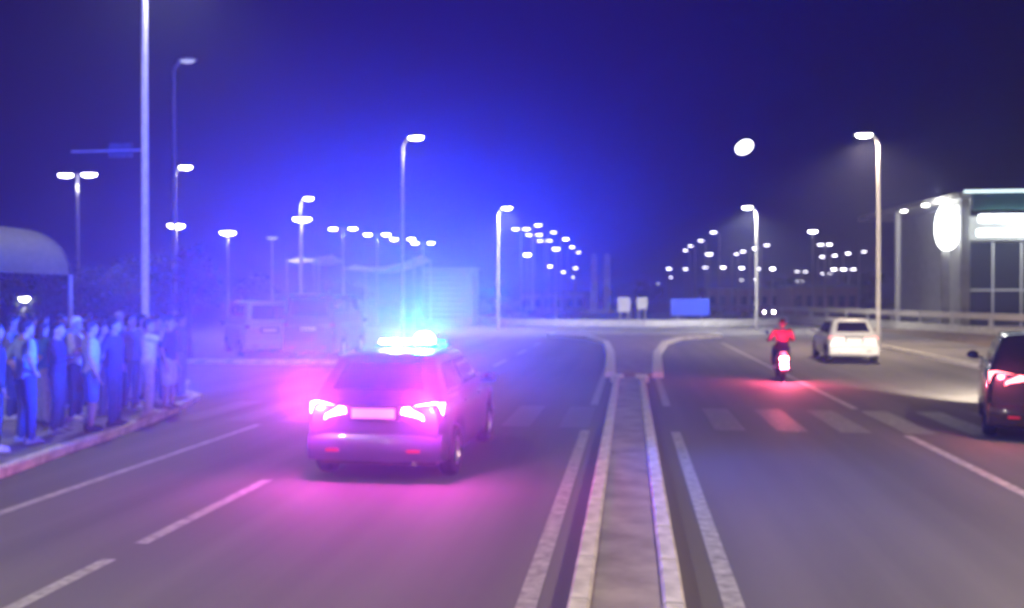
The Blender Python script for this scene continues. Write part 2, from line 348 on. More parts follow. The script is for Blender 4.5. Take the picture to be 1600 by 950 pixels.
# ---------------------------------------------------------------- cars
def lerp(a, b, t): return a + (b - a) * t
def interp(tab, y):
    if y <= tab[0][0]: return tab[0][1]
    for (a, va), (b, vb) in zip(tab[:-1], tab[1:]):
        if y <= b: t = (y - a) / (b - a); t = t * t * (3 - 2 * t) * .5 + t * .5; return lerp(va, vb, t)
    return tab[-1][1]
def wheel_meshes(r, wd):
    t = MB(); prof = [(r * .62, -wd / 2), (r * .9, -wd / 2), (r * .98, -wd * .38), (r, -wd * .2), (r, wd * .2), (r * .98, wd * .38), (r * .9, wd / 2), (r * .62, wd / 2)]
    n = 28; rs = [[(x, rad * cos(2 * pi * j / n), rad * sin(2 * pi * j / n)) for (rad, x) in prof] for j in range(n)]
    P = [p for q in rs for p in q]; k = len(prof); fc = [(j * k + i, j * k + (i + 1) % k, ((j + 1) % n) * k + (i + 1) % k, ((j + 1) % n) * k + i) for j in range(n) for i in range(k)]
    t.add(P, fc)
    rm = MB(); n2 = 24
    rm.rings([[(x, rr * cos(2 * pi * j / n2), rr * sin(2 * pi * j / n2)) for j in range(n2)] for x, rr in ((-wd * .3, r * .63), (wd * .3, r * .63), (wd * .42, r * .6), (wd * .22, r * .52), (wd * .2, r * .1))])
    for s in range(5):
        Mx = Matrix.Rotation(s * 2 * pi / 5, 4, 'X')
        rm.box((wd * .3, 0, r * .33), (.04, r * .17, r * .5), Mx)
    rm.rings([[(x, rr * cos(2 * pi * j / 10), rr * sin(2 * pi * j / 10)) for j in range(10)] for x, rr in ((wd * .2, r * .16), (wd * .42, r * .12))])
    return t.mesh('wheel', M_RUB, 40), rm.mesh('rim', M_RIM, 40)
def car(name, loc, rz, paint_m, tail_m, L=4.1, W=1.74, H=1.46, belt=.93, hood=.80, kind='hatch', wb=2.55, wr=.31, lab='', plate=True, win=None, group=None, headm=None):
    e = empty(name, loc, rz); tag(e, lab, 'van' if kind == 'van' else 'car', group)
    hw = W / 2; y0, y1 = -L / 2, L / 2; ra = y0 + (L - wb) * .46; fa = ra + wb
    win = win or M_GLASS
    zsill = .24
    deck = belt + .02
    if kind == 'sedan': top = [(y0, belt - .03), (y0 + .55, belt + .03), (y0 + 1.2, belt), (y1 - 1.25, belt - .02), (y1 - .6, hood + .02), (y1, hood - .12)]
    elif kind == 'van': top = [(y0, belt), (y1 - 1.0, belt), (y1 - .45, belt - .1), (y1, belt - .32)]
    else: top = [(y0, belt), (y1 - 1.2, belt - .02), (y1 - .55, hood + .02), (y1, hood - .12)]
    ar = wr + .05
    def zb(y):
        z = zsill
        for a in (ra, fa):
            q = ar * ar - (y - a) ** 2
            if q > 0: z = max(z, wr + sqrt(q))
        return z
    def wid(y):
        k = 1.0
        dr = (y - y0); df = (y1 - y)
        if dr < .7: k -= .075 * (1 - dr / .7) ** 2
        if df < .95: k -= .14 * (1 - df / .95) ** 2
        return hw * k
    ys = [y0 + L * i / 74 for i in range(75)]
    b = MB(); rs = []
    def rg(y, w_, zb_, zt):
        dz = zt - zb_
        half = [(.93, 0), (.985, .22), (1.0, .48), (.99, .72), (.955, .9), (.90, .985), (.5, 1.0), (0, 1.0)]
        pts = [(w_ * x, y, zb_ + dz * z + (.014 if x == .5 else .02 if x == 0 else 0)) for x, z in half]
        return pts + [(-p[0], p[1], p[2]) for p in pts[-2::-1]]
    for y in ys:
        zt = interp(top, y); zz = zb(y)
        dr = y - y0; df = y1 - y; q = min(dr, df)
        sh = max(0, 1 - q / .22) ** 2
        rs.append(rg(y, wid(y) * (1 - .06 * sh), zz + .10 * sh, zt - (.09 if q == dr else .05) * sh))
    b.rings(rs, True)
    b.build('body', paint_m, e, smooth=35)
    # underbody and wheel wells
    MB().box((0, 0, .36), (W * .80, L * .9, .34)).build('underbody', M_PLAST, e)
    # greenhouse
    if kind == 'sedan': gb = (y0 + .62, y1 - 1.12); gt = (y0 + 1.25, y1 - 1.95)
    elif kind == 'van': gb = (y0 + .03, y1 - .55); gt = (y0 + .16, y1 - 1.25)
    else: gb = (y0 + .05, y1 - 1.02); gt = (y0 + .48, y1 - 1.80)
    zr = H; zb0 = belt - .05; gw0 = hw * .90; gw1 = hw * (.80 if kind == 'van' else .70)
    def gring(t, extra=0.0):
        tt = t
        a = lerp(gb[0], gt[0], tt); c = lerp(gb[1], gt[1], tt); ww = lerp(gw0, gw1, tt ** 1.15); z = lerp(zb0, zr - .05, t)
        rr = .14; pts = []
        for (cx, cy, sx, sy, a0) in ((ww, c, -1, -1, 0), (-ww, c, 1, -1, pi / 2), (-ww, a, 1, 1, pi), (ww, a, -1, 1, 3 * pi / 2)):
            for k in range(4):
                an = a0 + k * pi / 6; pts.append((cx + sx * rr + rr * cos(an) * (1 if True else 0), cy + sy * rr + rr * sin(an), z))
        return pts
    g = MB(); gr = [gring(t) for t in (0, .25, .5, .75, .93, 1.0)]
    def shrink(r_, k, z): 
        cx = sum(p[0] for p in r_) / len(r_); cy_ = sum(p[1] for p in r_) / len(r_)
        return [(cx + (p[0] - cx) * k, cy_ + (p[1] - cy_) * (1 - (1 - k) * .45), z) for p in r_]
    gr += [shrink(gr[-1], .95, zr - .02), shrink(gr[-1], .80, zr), shrink(gr[-1], .3, zr + .012)]
    g.rings(gr); g.build('cabin', paint_m, e, smooth=40)
    # windows: panes just proud of the cabin
    def gpnt(side, s, t, off):
        # side: 'rear','front','left','right'; s along, t up
        a = lerp(gb[0], gt[0], t); c = lerp(gb[1], gt[1], t); ww = lerp(gw0, gw1, t ** 1.15); z = lerp(zb0, zr - .05, t)
        if side == 'rear': return (lerp(-ww + .13, ww - .13, s), a - off, z + off * .3)
        if side == 'front': return (lerp(-ww + .12, ww - .12, s), c + off, z + off * .3)
        yy = lerp(a + .16, c - .16, s); return ((ww + off) * (1 if side == 'right' else -1), yy, z)
    def pane(side, s0, s1, t0, t1, nm):
        mb = MB(); nS, nT = 4, 4; P = []; fc = []
        for off in (-.02, .006):
            for i in range(nS + 1):
                for j in range(nT + 1): P.append(gpnt(side, lerp(s0, s1, i / nS), lerp(t0, t1, j / nT), off))
        N = (nS + 1) * (nT + 1)
        for i in range(nS):
            for j in range(nT):
                q = (i * (nT + 1) + j, (i + 1) * (nT + 1) + j, (i + 1) * (nT + 1) + j + 1, i * (nT + 1) + j + 1)
                fc.append(tuple(x + N for x in q))
        per = [i * (nT + 1) for i in range(nS + 1)] + [nS * (nT + 1) + j for j in range(1, nT + 1)] + [i * (nT + 1) + nT for i in range(nS - 1, -1, -1)] + [j for j in range(nT - 1, 0, -1)]
        for a, c in zip(per, per[1:] + per[:1]): fc.append((a, c, c + N, a + N))
        mb.add(P, fc); return mb.build(nm, win, e, smooth=30)
    pane('rear', .05, .95, .30, .90, 'rear_window'); pane('front', .03, .97, .18, .92, 'windscreen')
    for sd in ('left', 'right'):
        if kind == 'van': pane(sd, .70, .98, .45, .90, 'side_window'); pane(sd, .40, .66, .45, .90, 'side_window'); pane(sd, .06, .36, .45, .90, 'side_window')
        else: pane(sd, .54, .98, .2, .88, 'side_window'); pane(sd, .08, .50, .2, .88, 'side_window')
    # rear bumper, tail lamps, plate
    bp = MB(); rr_ = []
    for x in [-1, -.97, -.85, -.4, 0, .4, .85, .97, 1]:
        yb = y0 - .055 + .05 * abs(x) ** 4 + (.10 if abs(x) == 1 else 0)
        rr_.append([(x * hw * .945, yb + .25, .27), (x * hw * .945, yb + .03, .27), (x * hw * .945, yb, .36), (x * hw * .945, yb, .50), (x * hw * .945, yb + .04, .585), (x * hw * .945, yb + .25, .59)])
    bp.rings(rr_); bp.build('rear_bumper', paint_m, e, smooth=35)
    fb = MB(); rr_ = []
    for x in [-1, -.85, -.4, 0, .4, .85, 1]:
        yb = y1 + .05 - .16 * abs(x) ** 3
        rr_.append([(x * hw * .9, yb - .3, .24), (x * hw * .9, yb, .26), (x * hw * .9, yb + .02, .45), (x * hw * .9, yb - .05, .56), (x * hw * .9, yb - .3, .57)])
    fb.rings(rr_); fb.build('front_bumper', paint_m, e, smooth=35)
    zt = belt - .08
    for s in (-1, 1):
        P = [(.97, zt - .20), (.97, zt + .02), (.86, zt + .045), (.42, zt - .02), (.40, zt - .085), (.66, zt - .13), (.80, zt - .215)]
        if kind == 'van': P = [(.95, zt - .30), (.95, zt + .10), (.80, zt + .10), (.78, zt - .05), (.80, zt - .30)]
        tl = MB()
        def yy(x): return y0 + .0 + .12 * max(0, abs(x) - .72) / .25
        tl.rings([[(s * x * hw * .94, yy(x) + .10, z) for x, z in P], [(s * x * hw * .94, yy(x) - .018, z) for x, z in P]])
        tl.build('tail_light', tail_m, e)
        MB().ell((s * hw * .6, y1 - .12, hood - .2), (.2, .14, .09), 12, 6).build('headlight', headm or mat('headlight_glass', (.6, .6, .62), .15), e, smooth=True)
        mr = MB(); mr.ell((s * (hw + .10), gb[1] - .45, belt + .05), (.10, .06, .075), 10, 6); mr.box((s * (hw + .0), gb[1] - .43, belt + .0), (.14, .05, .04)); mr.build('mirror', paint_m, e, smooth=True)
        MB().box((s * hw * .55, y0 - .06, .40), (.16, .02, .035)).build('reflector', mat('red_reflector', (.35, .02, .03), .25), e)
        for yh in ((-.1, ) if kind == 'van' else (-.75, .25)):
            MB().box((s * (hw * .985), yh, belt - .13), (.035, .17, .03)).build('door_handle', paint_m, e, bevel=.006)
    if plate:
        MB().box((0, y0 - .012, zt - .08), (.62, .03, .19)).build('plate_recess', M_PLAST, e, bevel=.01)
        pl_ = MB().box((0, y0 - .034, zt - .085), (.52, .012, .115)).build('number_plate', M_PLATE, e, bevel=.003)
    MB().tube([(hw * .55, y0 + .2, .25), (hw * .55, y0 - .03, .25)], .03, 8).build('exhaust_pipe', M_CHROME, e, smooth=True)
    tm, rm = wheel_meshes(wr, .2)
    for s in (-1, 1):
        for a in (ra, fa):
            wo_ = inst('wheel', tm, (s * (hw - .11), a, wr), e, 0 if s > 0 else pi)
            inst('rim', rm, (0, 0, 0), wo_)
    return e

M_TAILP = mat('tail_lamp_lit_pink', (.5, .02, .1), .2, emit=34, ecol=(1, .3, .66))
M_TAILR = mat('tail_lamp_lit_red', (.5, .02, .03), .2, emit=10, ecol=(1, .18, .2))
M_TAILD = mat('tail_lamp_off', (.35, .02, .03), .2)
M_PNAVY = mat('police_paint', (.045, .045, .10), .3, .1, coat=.6)
M_PWHITE = mat('white_car_paint', (.75, .75, .74), .3, coat=.5, noise=.05)
M_PBLACK = mat('black_car_paint', (.02, .018, .025), .22, .2, coat=.8)
M_PSILV = mat('silver_van_paint', (.5, .5, .52), .35, .3, coat=.3)
M_PVIO = mat('dark_van_paint', (.10, .09, .13), .4, .1, coat=.3)

# police car
PL = 4.05; PRY = 10.15; pcb = dp(584, 645, PRY)
pc = car('police_car', (pcb.x, PRY + PL / 2, 0), 0, M_PNAVY, M_TAILP, L=PL, W=1.78, H=1.50, belt=1.0, hood=.86, lab='police car with flashing blue roof beacon and glowing pink tail lights')
pc['category'] = 'police car'
lb = MB(); lb.box((0, -.1, 1.535), (1.05, .26, .05)); lbo = lb.build('light_bar', M_PLAST, pc, bevel=.015)
M_BLUE = mat('blue_beacon', (.02, .08, .6), .15, emit=40, ecol=(.25, .75, 1))
M_AMB = mat('amber_beacon', (.6, .4, .1), .15, emit=22, ecol=(1, .85, .55))
M_BOFF = mat('blue_beacon_unlit', (.02, .04, .35), .15)
MB().ell((.16, -.1, 1.61), (.15, .14, .12), 16, 8).build('beacon_dome', M_BLUE, lbo, smooth=True)
MB().box((-.25, -.1, 1.585), (.42, .2, .06)).build('beacon_lens', M_AMB, lbo, bevel=.02)
MB().box((.42, -.1, 1.585), (.14, .2, .06)).build('end_lens', M_BOFF, lbo, bevel=.02)
BC = (.003, .036, 1.0)
bl_ = down_light('beacon_light', (.16, -.30, 1.66), pc, 17000, BC, .08, 178); bl_.data.spot_blend = .22
bl_.rotation_euler = Vector((-.35, -.3, .88)).to_track_quat('-Z', 'Y').to_euler()
pt_light('beacon_light', (.16, -.30, 1.66), pc, 3500, BC, .08)
pt_light('beacon_light', (-.25, -.15, 1.70), pc, 60, (1.0, .8, .6), .08)
pt_light('beacon_light', (.18, -.34, 1.64), pc, 420, (0, .75, 1.0), .08)
for s in (-1, 1):
    tg = down_light('tail_glow', (s * .70, -PL / 2 - .10, .90), pc, 3000, (1.0, .06, .72), .06, 56); tg.rotation_euler = Vector((.22, -1, .34)).to_track_quat('-Z', 'Y').to_euler()
    pt_light('tail_glow', (s * .70, -PL / 2 - .14, .90), pc, 130, (1.0, .06, .72), .06)

# white hatchback, dark car turning off, parked vans
wc = gp(1340, 567); car('white_hatchback', (wc.x, wc.y + 2.0, 0), R(-3), M_PWHITE, mat('tail_lamp_dim_red', (.5, .02, .03), .2, emit=2.0, ecol=(1, .25, .25)), L=3.9, W=1.72, H=1.46, lab='white hatchback seen from behind on the right carriageway')
dk = gp(1543, 690); a = R(-19)
off = Matrix.Rotation(a, 3, 'Z') @ Vector((.84, 2.1, 0))
M_HEAD = mat('headlight_lit', (.8, .8, .8), .2, emit=20, ecol=(1, .92, .8))
dc = car('dark_suv', (dk.x + off.x, dk.y + off.y, 0), a, M_PBLACK, M_TAILR, L=4.3, W=1.80, H=1.62, belt=1.12, hood=1.0, wr=.34, lab='black car with bright red tail light and headlights on, turning off to the right', headm=M_HEAD)
pt_light('tail_glow', (-.66, -2.35, 1.0), dc, 40, (1, .12, .2), .05)
for s in (-1, 1):
    hl = down_light('headlight_beam', (s * .54, 2.3, .78), dc, 5000, (1, .84, .66), .05, 64); hl.rotation_euler = Vector((-.27 if s < 0 else -.12, 1, -.05)).to_track_quat('-Z', 'Y').to_euler(); hl.data.spot_blend = .9

v1 = gp(372, 562); car('silver_van', (v1.x, v1.y + 1.6, .12), R(35), M_PSILV, M_TAILD, L=4.4, W=1.85, H=1.95, belt=1.1, kind='van', lab='silver parked van on the plaza beyond the crowd', plate=True)
v2 = gp(478, 566); car('dark_van', (v2.x, v2.y + 2.2, .12), R(4), M_PVIO, M_TAILD, L=4.9, W=1.95, H=2.2, belt=1.2, kind='van', wr=.34, lab='dark tall van parked beside the silver van')

fc_ = dp(1198, 483, 100); car('oncoming_car', (fc_.x, 102, 0), pi + R(6), M_PSILV, M_TAILD, lab='small far oncoming car with bright headlights past the roundabout', headm=mat('headlight_far', (.9, .9, .9), .2, emit=300, ecol=(1, .93, 1)))
# ---------------------------------------------------------------- people
def remesh(mb, name, m, voxel, smooth_it=4):
    me = mb.mesh(name, m); o = bpy.data.objects.new('tmp', me); COL.objects.link(o)
    r_ = o.modifiers.new('r', 'REMESH'); r_.mode = 'VOXEL'; r_.voxel_size = voxel; r_.use_smooth_shade = True
    s_ = o.modifiers.new('s', 'SMOOTH'); s_.iterations = smooth_it; s_.factor = .5
    dg = bpy.context.evaluated_depsgraph_get(); ev = o.evaluated_get(dg)
    out = bpy.data.meshes.new_from_object(ev); out.name = name
    bpy.data.objects.remove(o); out.materials.clear(); out.materials.append(m)
    out.polygons.foreach_set('use_smooth', [True] * len(out.polygons))
    return out
def limb(mb, pts, rad, n=12):
    mb.tube(pts, rad, n)
    for p, r_ in zip(pts, rad): mb.ell(p, (r_, r_, r_), 10, 6)
def hand(mb, wr, fd, s, up=Vector((0, 1, 0)), curl=.5):
    fd = fd.normalized(); sd = fd.cross(up).normalized(); nn = sd.cross(fd).normalized()
    def P(a, b, c): return wr + fd * a + sd * b + nn * c
    rs = []
    for a, w_, t in ((-.02, .026, .02), (.02, .034, .017), (.06, .041, .015), (.088, .039, .012)):
        rs.append([P(a, w_ * cos(2 * pi * j / 10), t * sin(2 * pi * j / 10)) for j in range(10)])
    mb.rings(rs)
    for i, (b, ln) in enumerate(((-.031, .066), (-.010, .078), (.011, .072), (.031, .056))):
        c = curl * .5
        mb.tube([P(.075, b, 0), P(.088 + ln * .45, b * 1.05, ln * .2 * c), P(.088 + ln * .8, b * 1.05, ln * .55 * c), P(.088 + ln, b, ln * .95 * c)], [.0095, .009, .008, .006], 6)
    mb.tube([P(.01, -s * .03, .0), P(.04, -s * .052, .012), P(.075, -s * .058, .022)], [.013, .011, .008], 6)
def head_geo(mb, c, turn=0.0, tilt=0.0):
    M = Matrix.Translation(c) @ Matrix.Rotation(turn, 4, 'Z') @ Matrix.Rotation(tilt, 4, 'X')
    mb.ell((0, -.012, .028), (.077, .096, .092), 18, 12, M)
    mb.ell((0, .018, -.035), (.058, .07, .085), 16, 10, M)      # face and jaw
    mb.ell((0, .055, -.095), (.03, .028, .024), 10, 6, M)       # chin
    mb.tube([(0, .082, .02), (0, .103, -.018), (0, .098, -.034)], [.009, .014, .013], 8, M)   # nose
    mb.ell((0, .082, -.062), (.024, .012, .010), 10, 6, M)      # mouth
    mb.ell((0, .074, .034), (.048, .014, .010), 12, 6, M)       # brow
    for s in (-1, 1):
        mb.ell((s * .078, -.01, -.008), (.012, .022, .032), 8, 6, M)
        mb.ell((s * .036, .058, -.03), (.022, .02, .02), 8, 6, M)  # cheekbones
    return M
def eyes_geo(mb, M):
    for s in (-1, 1): mb.ell((s * .031, .0745, .008), (.013, .011, .009), 10, 6, M)
def hair_geo(style, M):
    mb = MB(); n = 20; rs = []
    for i in range(9):
        a = lerp(-.15 if style != 'long' else -.2, 1, i / 8) * pi / 2; k = max(cos(a), .02)
        rg = []
        for j in range(n):
            t = 2 * pi * j / n; y = sin(t); front = max(0, y)
            z = .032 + .102 * sin(a) + (front * .075 * max(0, 1 - i / 5) if True else 0)
            wob = 1 + .03 * sin(5 * t + i)
            rg.append((.087 * k * cos(t) * wob, -.016 + .105 * k * y * wob * (1 - .06 * front), z))
        rs.append(rg)
    mb.rings(rs, True, M)
    mb.ell((0, -.055, -.01), (.07, .058, .075), 14, 8, M)
    if style == 'long':
        mb.rings([[(q * cos(2 * pi * j / 12), -.075 + d * sin(2 * pi * j / 12), z) for j in range(12)] for z, q, d in ((.05, .07, .05), (-.05, .088, .05), (-.15, .10, .042), (-.24, .085, .035), (-.28, .05, .02))], True, M)
    if style == 'cap':
        mb.rings([[(.07 * cos(t), .07 + .09 * sin(t), z) for t in [pi * j / 10 for j in range(11)]] for z in (.058, .066)], True, M)
    return mb
POSES = {
 'down':   dict(el=((-.245, -.03, 1.12), (.245, -.03, 1.12)), wr=((-.255, .06, .87), (.255, .06, .87)), kn=((-.10, .02, .48), (.11, .01, .48)), an=((-.11, 0, .085), (.14, -.02, .085)), turn=.2),
 'cross':  dict(el=((-.255, .06, 1.14), (.255, .06, 1.14)), wr=((.06, .20, 1.17), (-.07, .215, 1.20)), kn=((-.11, .02, .48), (.10, .02, .48)), an=((-.15, .01, .085), (.13, -.02, .085)), turn=-.25),
 'hips':   dict(el=((-.40, -.09, 1.16), (.40, -.09, 1.16)), wr=((-.21, .03, 1.00), (.21, .03, 1.00)), kn=((-.12, .02, .48), (.12, .02, .48)), an=((-.17, 0, .085), (.16, 0, .085)), turn=.1),
 'raised': dict(el=((-.25, -.03, 1.12), (.30, .20, 1.36)), wr=((-.25, .08, .88), (.13, .26, 1.57)), kn=((-.10, .03, .48), (.10, .0, .48)), an=((-.12, .02, .085), (.12, -.03, .085)), turn=-.1),
 'stride': dict(el=((-.25, -.12, 1.14), (.25, .08, 1.13)), wr=((-.26, -.10, .88), (.24, .25, .95)), kn=((-.10, .22, .50), (.10, -.06, .48)), an=((-.10, .26, .09), (.11, -.34, .13)), turn=.0),
 'back':   dict(el=((-.28, -.13, 1.14), (.28, -.13, 1.14)), wr=((-.05, -.2, .98), (.06, -.215, .96)), kn=((-.09, .02, .48), (.11, .02, .48)), an=((-.10, 0, .085), (.15, .03, .085)), turn=.35),
 'ride':   dict(el=((-.30, .20, 1.20), (.30, .20, 1.20)), wr=((-.30, .46, 1.14), (.30, .46, 1.14)), kn=((-.17, .40, .92), (.17, .40, .92)), an=((-.16, .34, .47), (.16, .34, .47)), turn=0.0, hip=(0, 0, -.02)),
}
SKIN0 = mat('skin', (.42, .26, .18), .55)
SETS = {}
def pose_set(pn):
    if pn in SETS: return SETS[pn]
    P = POSES[pn]; V = Vector
    hip = [V((s * .095, 0, .90)) for s in (-1, 1)]; sh = [V((s * .185, -.01, 1.405)) for s in (-1, 1)]
    el = [V(p) for p in P['el']]; wr = [V(p) for p in P['wr']]; kn = [V(p) for p in P['kn']]; an = [V(p) for p in P['an']]
    def torso(mb, g, z0=.84, z1=1.5):
        T = [(.82, .135, .10, 0), (.90, .165, .12, -.005), (.98, .160, .115, .0), (1.08, .142, .105, .008), (1.2, .158, .115, .01), (1.31, .178, .118, .005), (1.39, .175, .10, -.005), (1.44, .125, .078, -.01), (1.475, .065, .06, -.01)]
        T = [t for t in T if z0 <= t[0] <= z1]
        mb.rings([[(( w_ + g) * cos(2 * pi * j / 20), yo + (d + g) * sin(2 * pi * j / 20), z) for j in range(20)] for z, w_, d, yo in T])
    body = MB(); torso(body, 0)
    body.tube([(0, -.015, 1.42), (0, -.005, 1.5), (0, 0, 1.56)], [.062, .055, .055], 12)
    hc = V((0, .02, 1.605)); Mh = head_geo(body, hc, P['turn'])
    for i in (0, 1):
        limb(body, [sh[i], lerp(sh[i], el[i], .5), el[i], lerp(el[i], wr[i], .35), wr[i]], [.056, .050, .040, .041, .026])
        limb(body, [hip[i], lerp(hip[i], kn[i], .5), kn[i], lerp(kn[i], an[i], .3), an[i]], [.088, .074, .055, .056, .038])
    body_me = remesh(body, 'body', SKIN0, .011, 5)
    ex = MB()
    for i, s in ((0, -1), (1, 1)):
        fd = (wr[i] - el[i]); upv = V((0, 1, 0)) if abs(fd.normalized().y) < .8 else V((0, 0, -1))
        if pn in ('hips',): fd = V((-s * .6, .5, -.3))
        hand(ex, wr[i], fd, s, upv, .8)
    eyes_geo(ex, Mh)
    em = ex.mesh('x', SKIN0, True); bm = bmesh.new(); bm.from_mesh(body_me); bm.from_mesh(em); bm.to_mesh(body_me); bm.free()
    body_me.polygons.foreach_set('use_smooth', [True] * len(body_me.polygons))
    def shirt(long):
        mb = MB(); torso(mb, .016, .85, 1.45)
        for i in (0, 1):
            e_ = el[i]; t = .62 if not long else 1
            if long: limb(mb, [sh[i] + V((0, 0, -.005)), lerp(sh[i], e_, .5), e_, lerp(e_, wr[i], .5), lerp(e_, wr[i], .93)], [.070, .062, .054, .048, .038])
            else: limb(mb, [sh[i] + V((0, 0, -.005)), lerp(sh[i], e_, .35), lerp(sh[i], e_, .72)], [.072, .068, .066])
        return remesh(mb, 'shirt', None, .012, 4)
    def legs(short):
        mb = MB(); torso(mb, .014, .82, .99)
        for i in (0, 1):
            if short: limb(mb, [hip[i], lerp(hip[i], kn[i], .5), lerp(hip[i], kn[i], .92)], [.104, .098, .092])
            else: limb(mb, [hip[i], lerp(hip[i], kn[i], .5), kn[i], lerp(kn[i], an[i], .5), lerp(kn[i], an[i], .96)], [.102, .090, .075, .070, .064])
        return remesh(mb, 'trousers', None, .012, 4)
    shoes = []
    for i in (0, 1):
        mb = MB(); c = an[i]; rs = []
        for y, w_, z1 in ((-.085, .028, .07), (-.06, .038, .10), (0, .042, .105), (.06, .045, .085), (.12, .048, .06), (.165, .038, .045), (.185, .018, .03)):
            rs.append([(c.x + w_ * cos(t), c.y + y, c.z - .085 + (z1 / 2) + (z1 / 2) * max(-1, min(1, 1.35 * sin(t)))) for t in [2 * pi * j / 12 for j in range(12)]])
        mb.rings(rs); shoes.append(mb.mesh('shoe', None, 40))
    S = dict(body=body_me, tee=shirt(False), long=shirt(True), trousers=legs(False), shorts=legs(True), shoes=shoes, hair={k: hair_geo(k, Mh).mesh('hair', None, 60) for k in ('short', 'long', 'cap')})
    SETS[pn] = S; return S
def put(name, me, m, parent):
    o = bpy.data.objects.new(name, me); COL.objects.link(o); o.parent = parent
    if not me.materials: me.materials.append(m)
    o.material_slots[0].link = 'OBJECT'; o.material_slots[0].material = m; return o
def cloth(c): return mat('cloth_%d_%d_%d' % tuple(int(x * 100) for x in c), c, .9, noise=.2, scale=14, bump=.3)
def person(loc, face, h, pose, top, topc, bot, botc, hair, hairc, skin, label, group='crowd on the pavement'):
    S = pose_set(pose); e = empty('person', loc, face); e.scale = (h / 1.72 * random.uniform(.98, 1.06), h / 1.72, h / 1.72)
    tag(e, label, 'person', group)
    put('body', S['body'], mat('skin_%d' % int(skin * 100), (skin, skin * .64, skin * .46), .55), e)
    put('shirt', S[top], cloth(topc), e); put('shorts' if bot == 'shorts' else 'trousers', S[bot], cloth(botc), e)
    sm = cloth(random.choice([(.6, .6, .6), (.04, .04, .04), (.3, .3, .32), (.7, .7, .7)]))
    for s_ in S['shoes']: put('shoe', s_, sm, e)
    put('cap' if hair == 'cap' else 'hair', S['hair'][hair], cloth(hairc), e)
    return e
W_ = (.72, .72, .72); LB = (.30, .40, .65); BL = (.03, .03, .04); NV = (.04, .05, .12); GR = (.25, .25, .26); BU = (.08, .16, .5); RD = (.3, .05, .05); TAN = (.4, .34, .26); DK = (.02, .015, .012); BR = (.05, .03, .02)
CROWD = [
 # u, v feet, height, pose, top, colour, bottom, colour, hair, hair colour, skin, facing offset, label
 (-8, 706, 1.74, 'down', 'long', BL, 'trousers', BL, 'short', DK, .3, 0, 'person all in black at the outer end of the front row'),
 (40, 692, 1.76, 'hips', 'tee', LB, 'trousers', NV, 'short', DK, .4, 20, 'person in a light blue t-shirt and navy trousers, hands on hips'),
 (90, 676, 1.70, 'cross', 'long', (.05, .025, .04), 'trousers', (.06, .04, .05), 'long', DK, .42, -10, 'person with long dark hair in a dark plum top, arms crossed'),
 (142, 672, 1.72, 'down', 'tee', (.4, .42, .62), 'shorts', BU, 'short', BR, .4, 10, 'person in a pale lilac t-shirt and blue shorts'),
 (178, 664, 1.74, 'back', 'long', NV, 'trousers', (.03, .05, .18), 'short', DK, .38, -15, 'person in navy sweater and blue trousers, hands behind back'),
 (232, 648, 1.70, 'raised', 'tee', W_, 'trousers', (.55, .56, .66), 'short', DK, .36, 15, 'person in a white t-shirt and pale trousers with one hand raised'),
 (264, 638, 1.72, 'down', 'tee', NV, 'shorts', (.6, .6, .65), 'cap', NV, .4, 0, 'person in navy t-shirt, light shorts and a cap by the kerb corner'),
 (66, 664, 1.68, 'back', 'tee', (.06, .2, .45), 'trousers', GR, 'long', BR, .42, 30, 'person with long brown hair in a teal blue t-shirt'),
 (118, 655, 1.75, 'cross', 'tee', W_, 'trousers', BL, 'cap', W_, .33, 0, 'person in white cap and white t-shirt, arms crossed, behind the lilac t-shirt'),
 (160, 648, 1.66, 'hips', 'long', (.3, .3, .5), 'trousers', NV, 'long', DK, .42, 20, 'person with long dark hair in a slate blue sweater, hands on hips'),
 (204, 641, 1.75, 'down', 'long', (.12, .13, .3), 'trousers', BL, 'short', DK, .36, -20, 'person in a dark blue sweater standing behind the white t-shirt'),
 (246, 630, 1.70, 'cross', 'tee', (.35, .3, .5), 'trousers', NV, 'long', BR, .42, 0, 'person with long brown hair in a mauve t-shirt'),
 (282, 622, 1.74, 'back', 'long', (.2, .2, .4), 'trousers', GR, 'short', DK, .4, 25, 'person in a grey blue sweater and grey trousers at the far end of the crowd'),
 (20, 655, 1.78, 'down', 'tee', GR, 'trousers', NV, 'cap', BL, .38, 10, 'person in grey t-shirt and black cap in the back row'),
 (50, 645, 1.72, 'raised', 'tee', (.5, .5, .6), 'trousers', GR, 'short', BR, .42, 0, 'person in pale grey t-shirt shading the eyes with one hand'),
 (96, 640, 1.76, 'down', 'tee', (.1, .15, .45), 'trousers', BL, 'short', DK, .35, -10, 'person in royal blue t-shirt in the back row'),
 (134, 632, 1.74, 'back', 'long', W_, 'trousers', NV, 'short', BR, .4, 15, 'person in a white sweater in the back row'),
 (186, 628, 1.78, 'cross', 'long', (.25, .28, .5), 'trousers', BL, 'cap', TAN, .4, 0, 'person in a blue sweater and tan cap, arms crossed'),
 (222, 622, 1.72, 'hips', 'tee', (.45, .45, .6), 'trousers', GR, 'long', DK, .42, 10, 'person with long dark hair in a pale grey t-shirt, hands on hips, back row'),
 (268, 612, 1.70, 'down', 'tee', RD, 'trousers', BL, 'short', DK, .38, 0, 'person in a dark red t-shirt in the back row'),
]
for (u, v, h, po, tp, tc_, bt, bc, hr, hc_, sk, fo, lb_) in CROWD:
    p = gp(u, v, .12); d = Vector((pcb.x, pcb.y + 6, 0)) - p
    person((p.x, p.y, .12), atan2(d.y, d.x) - pi / 2 + R(fo), h, po, tp, tc_, bt, bc, hr, hc_, sk, lb_)

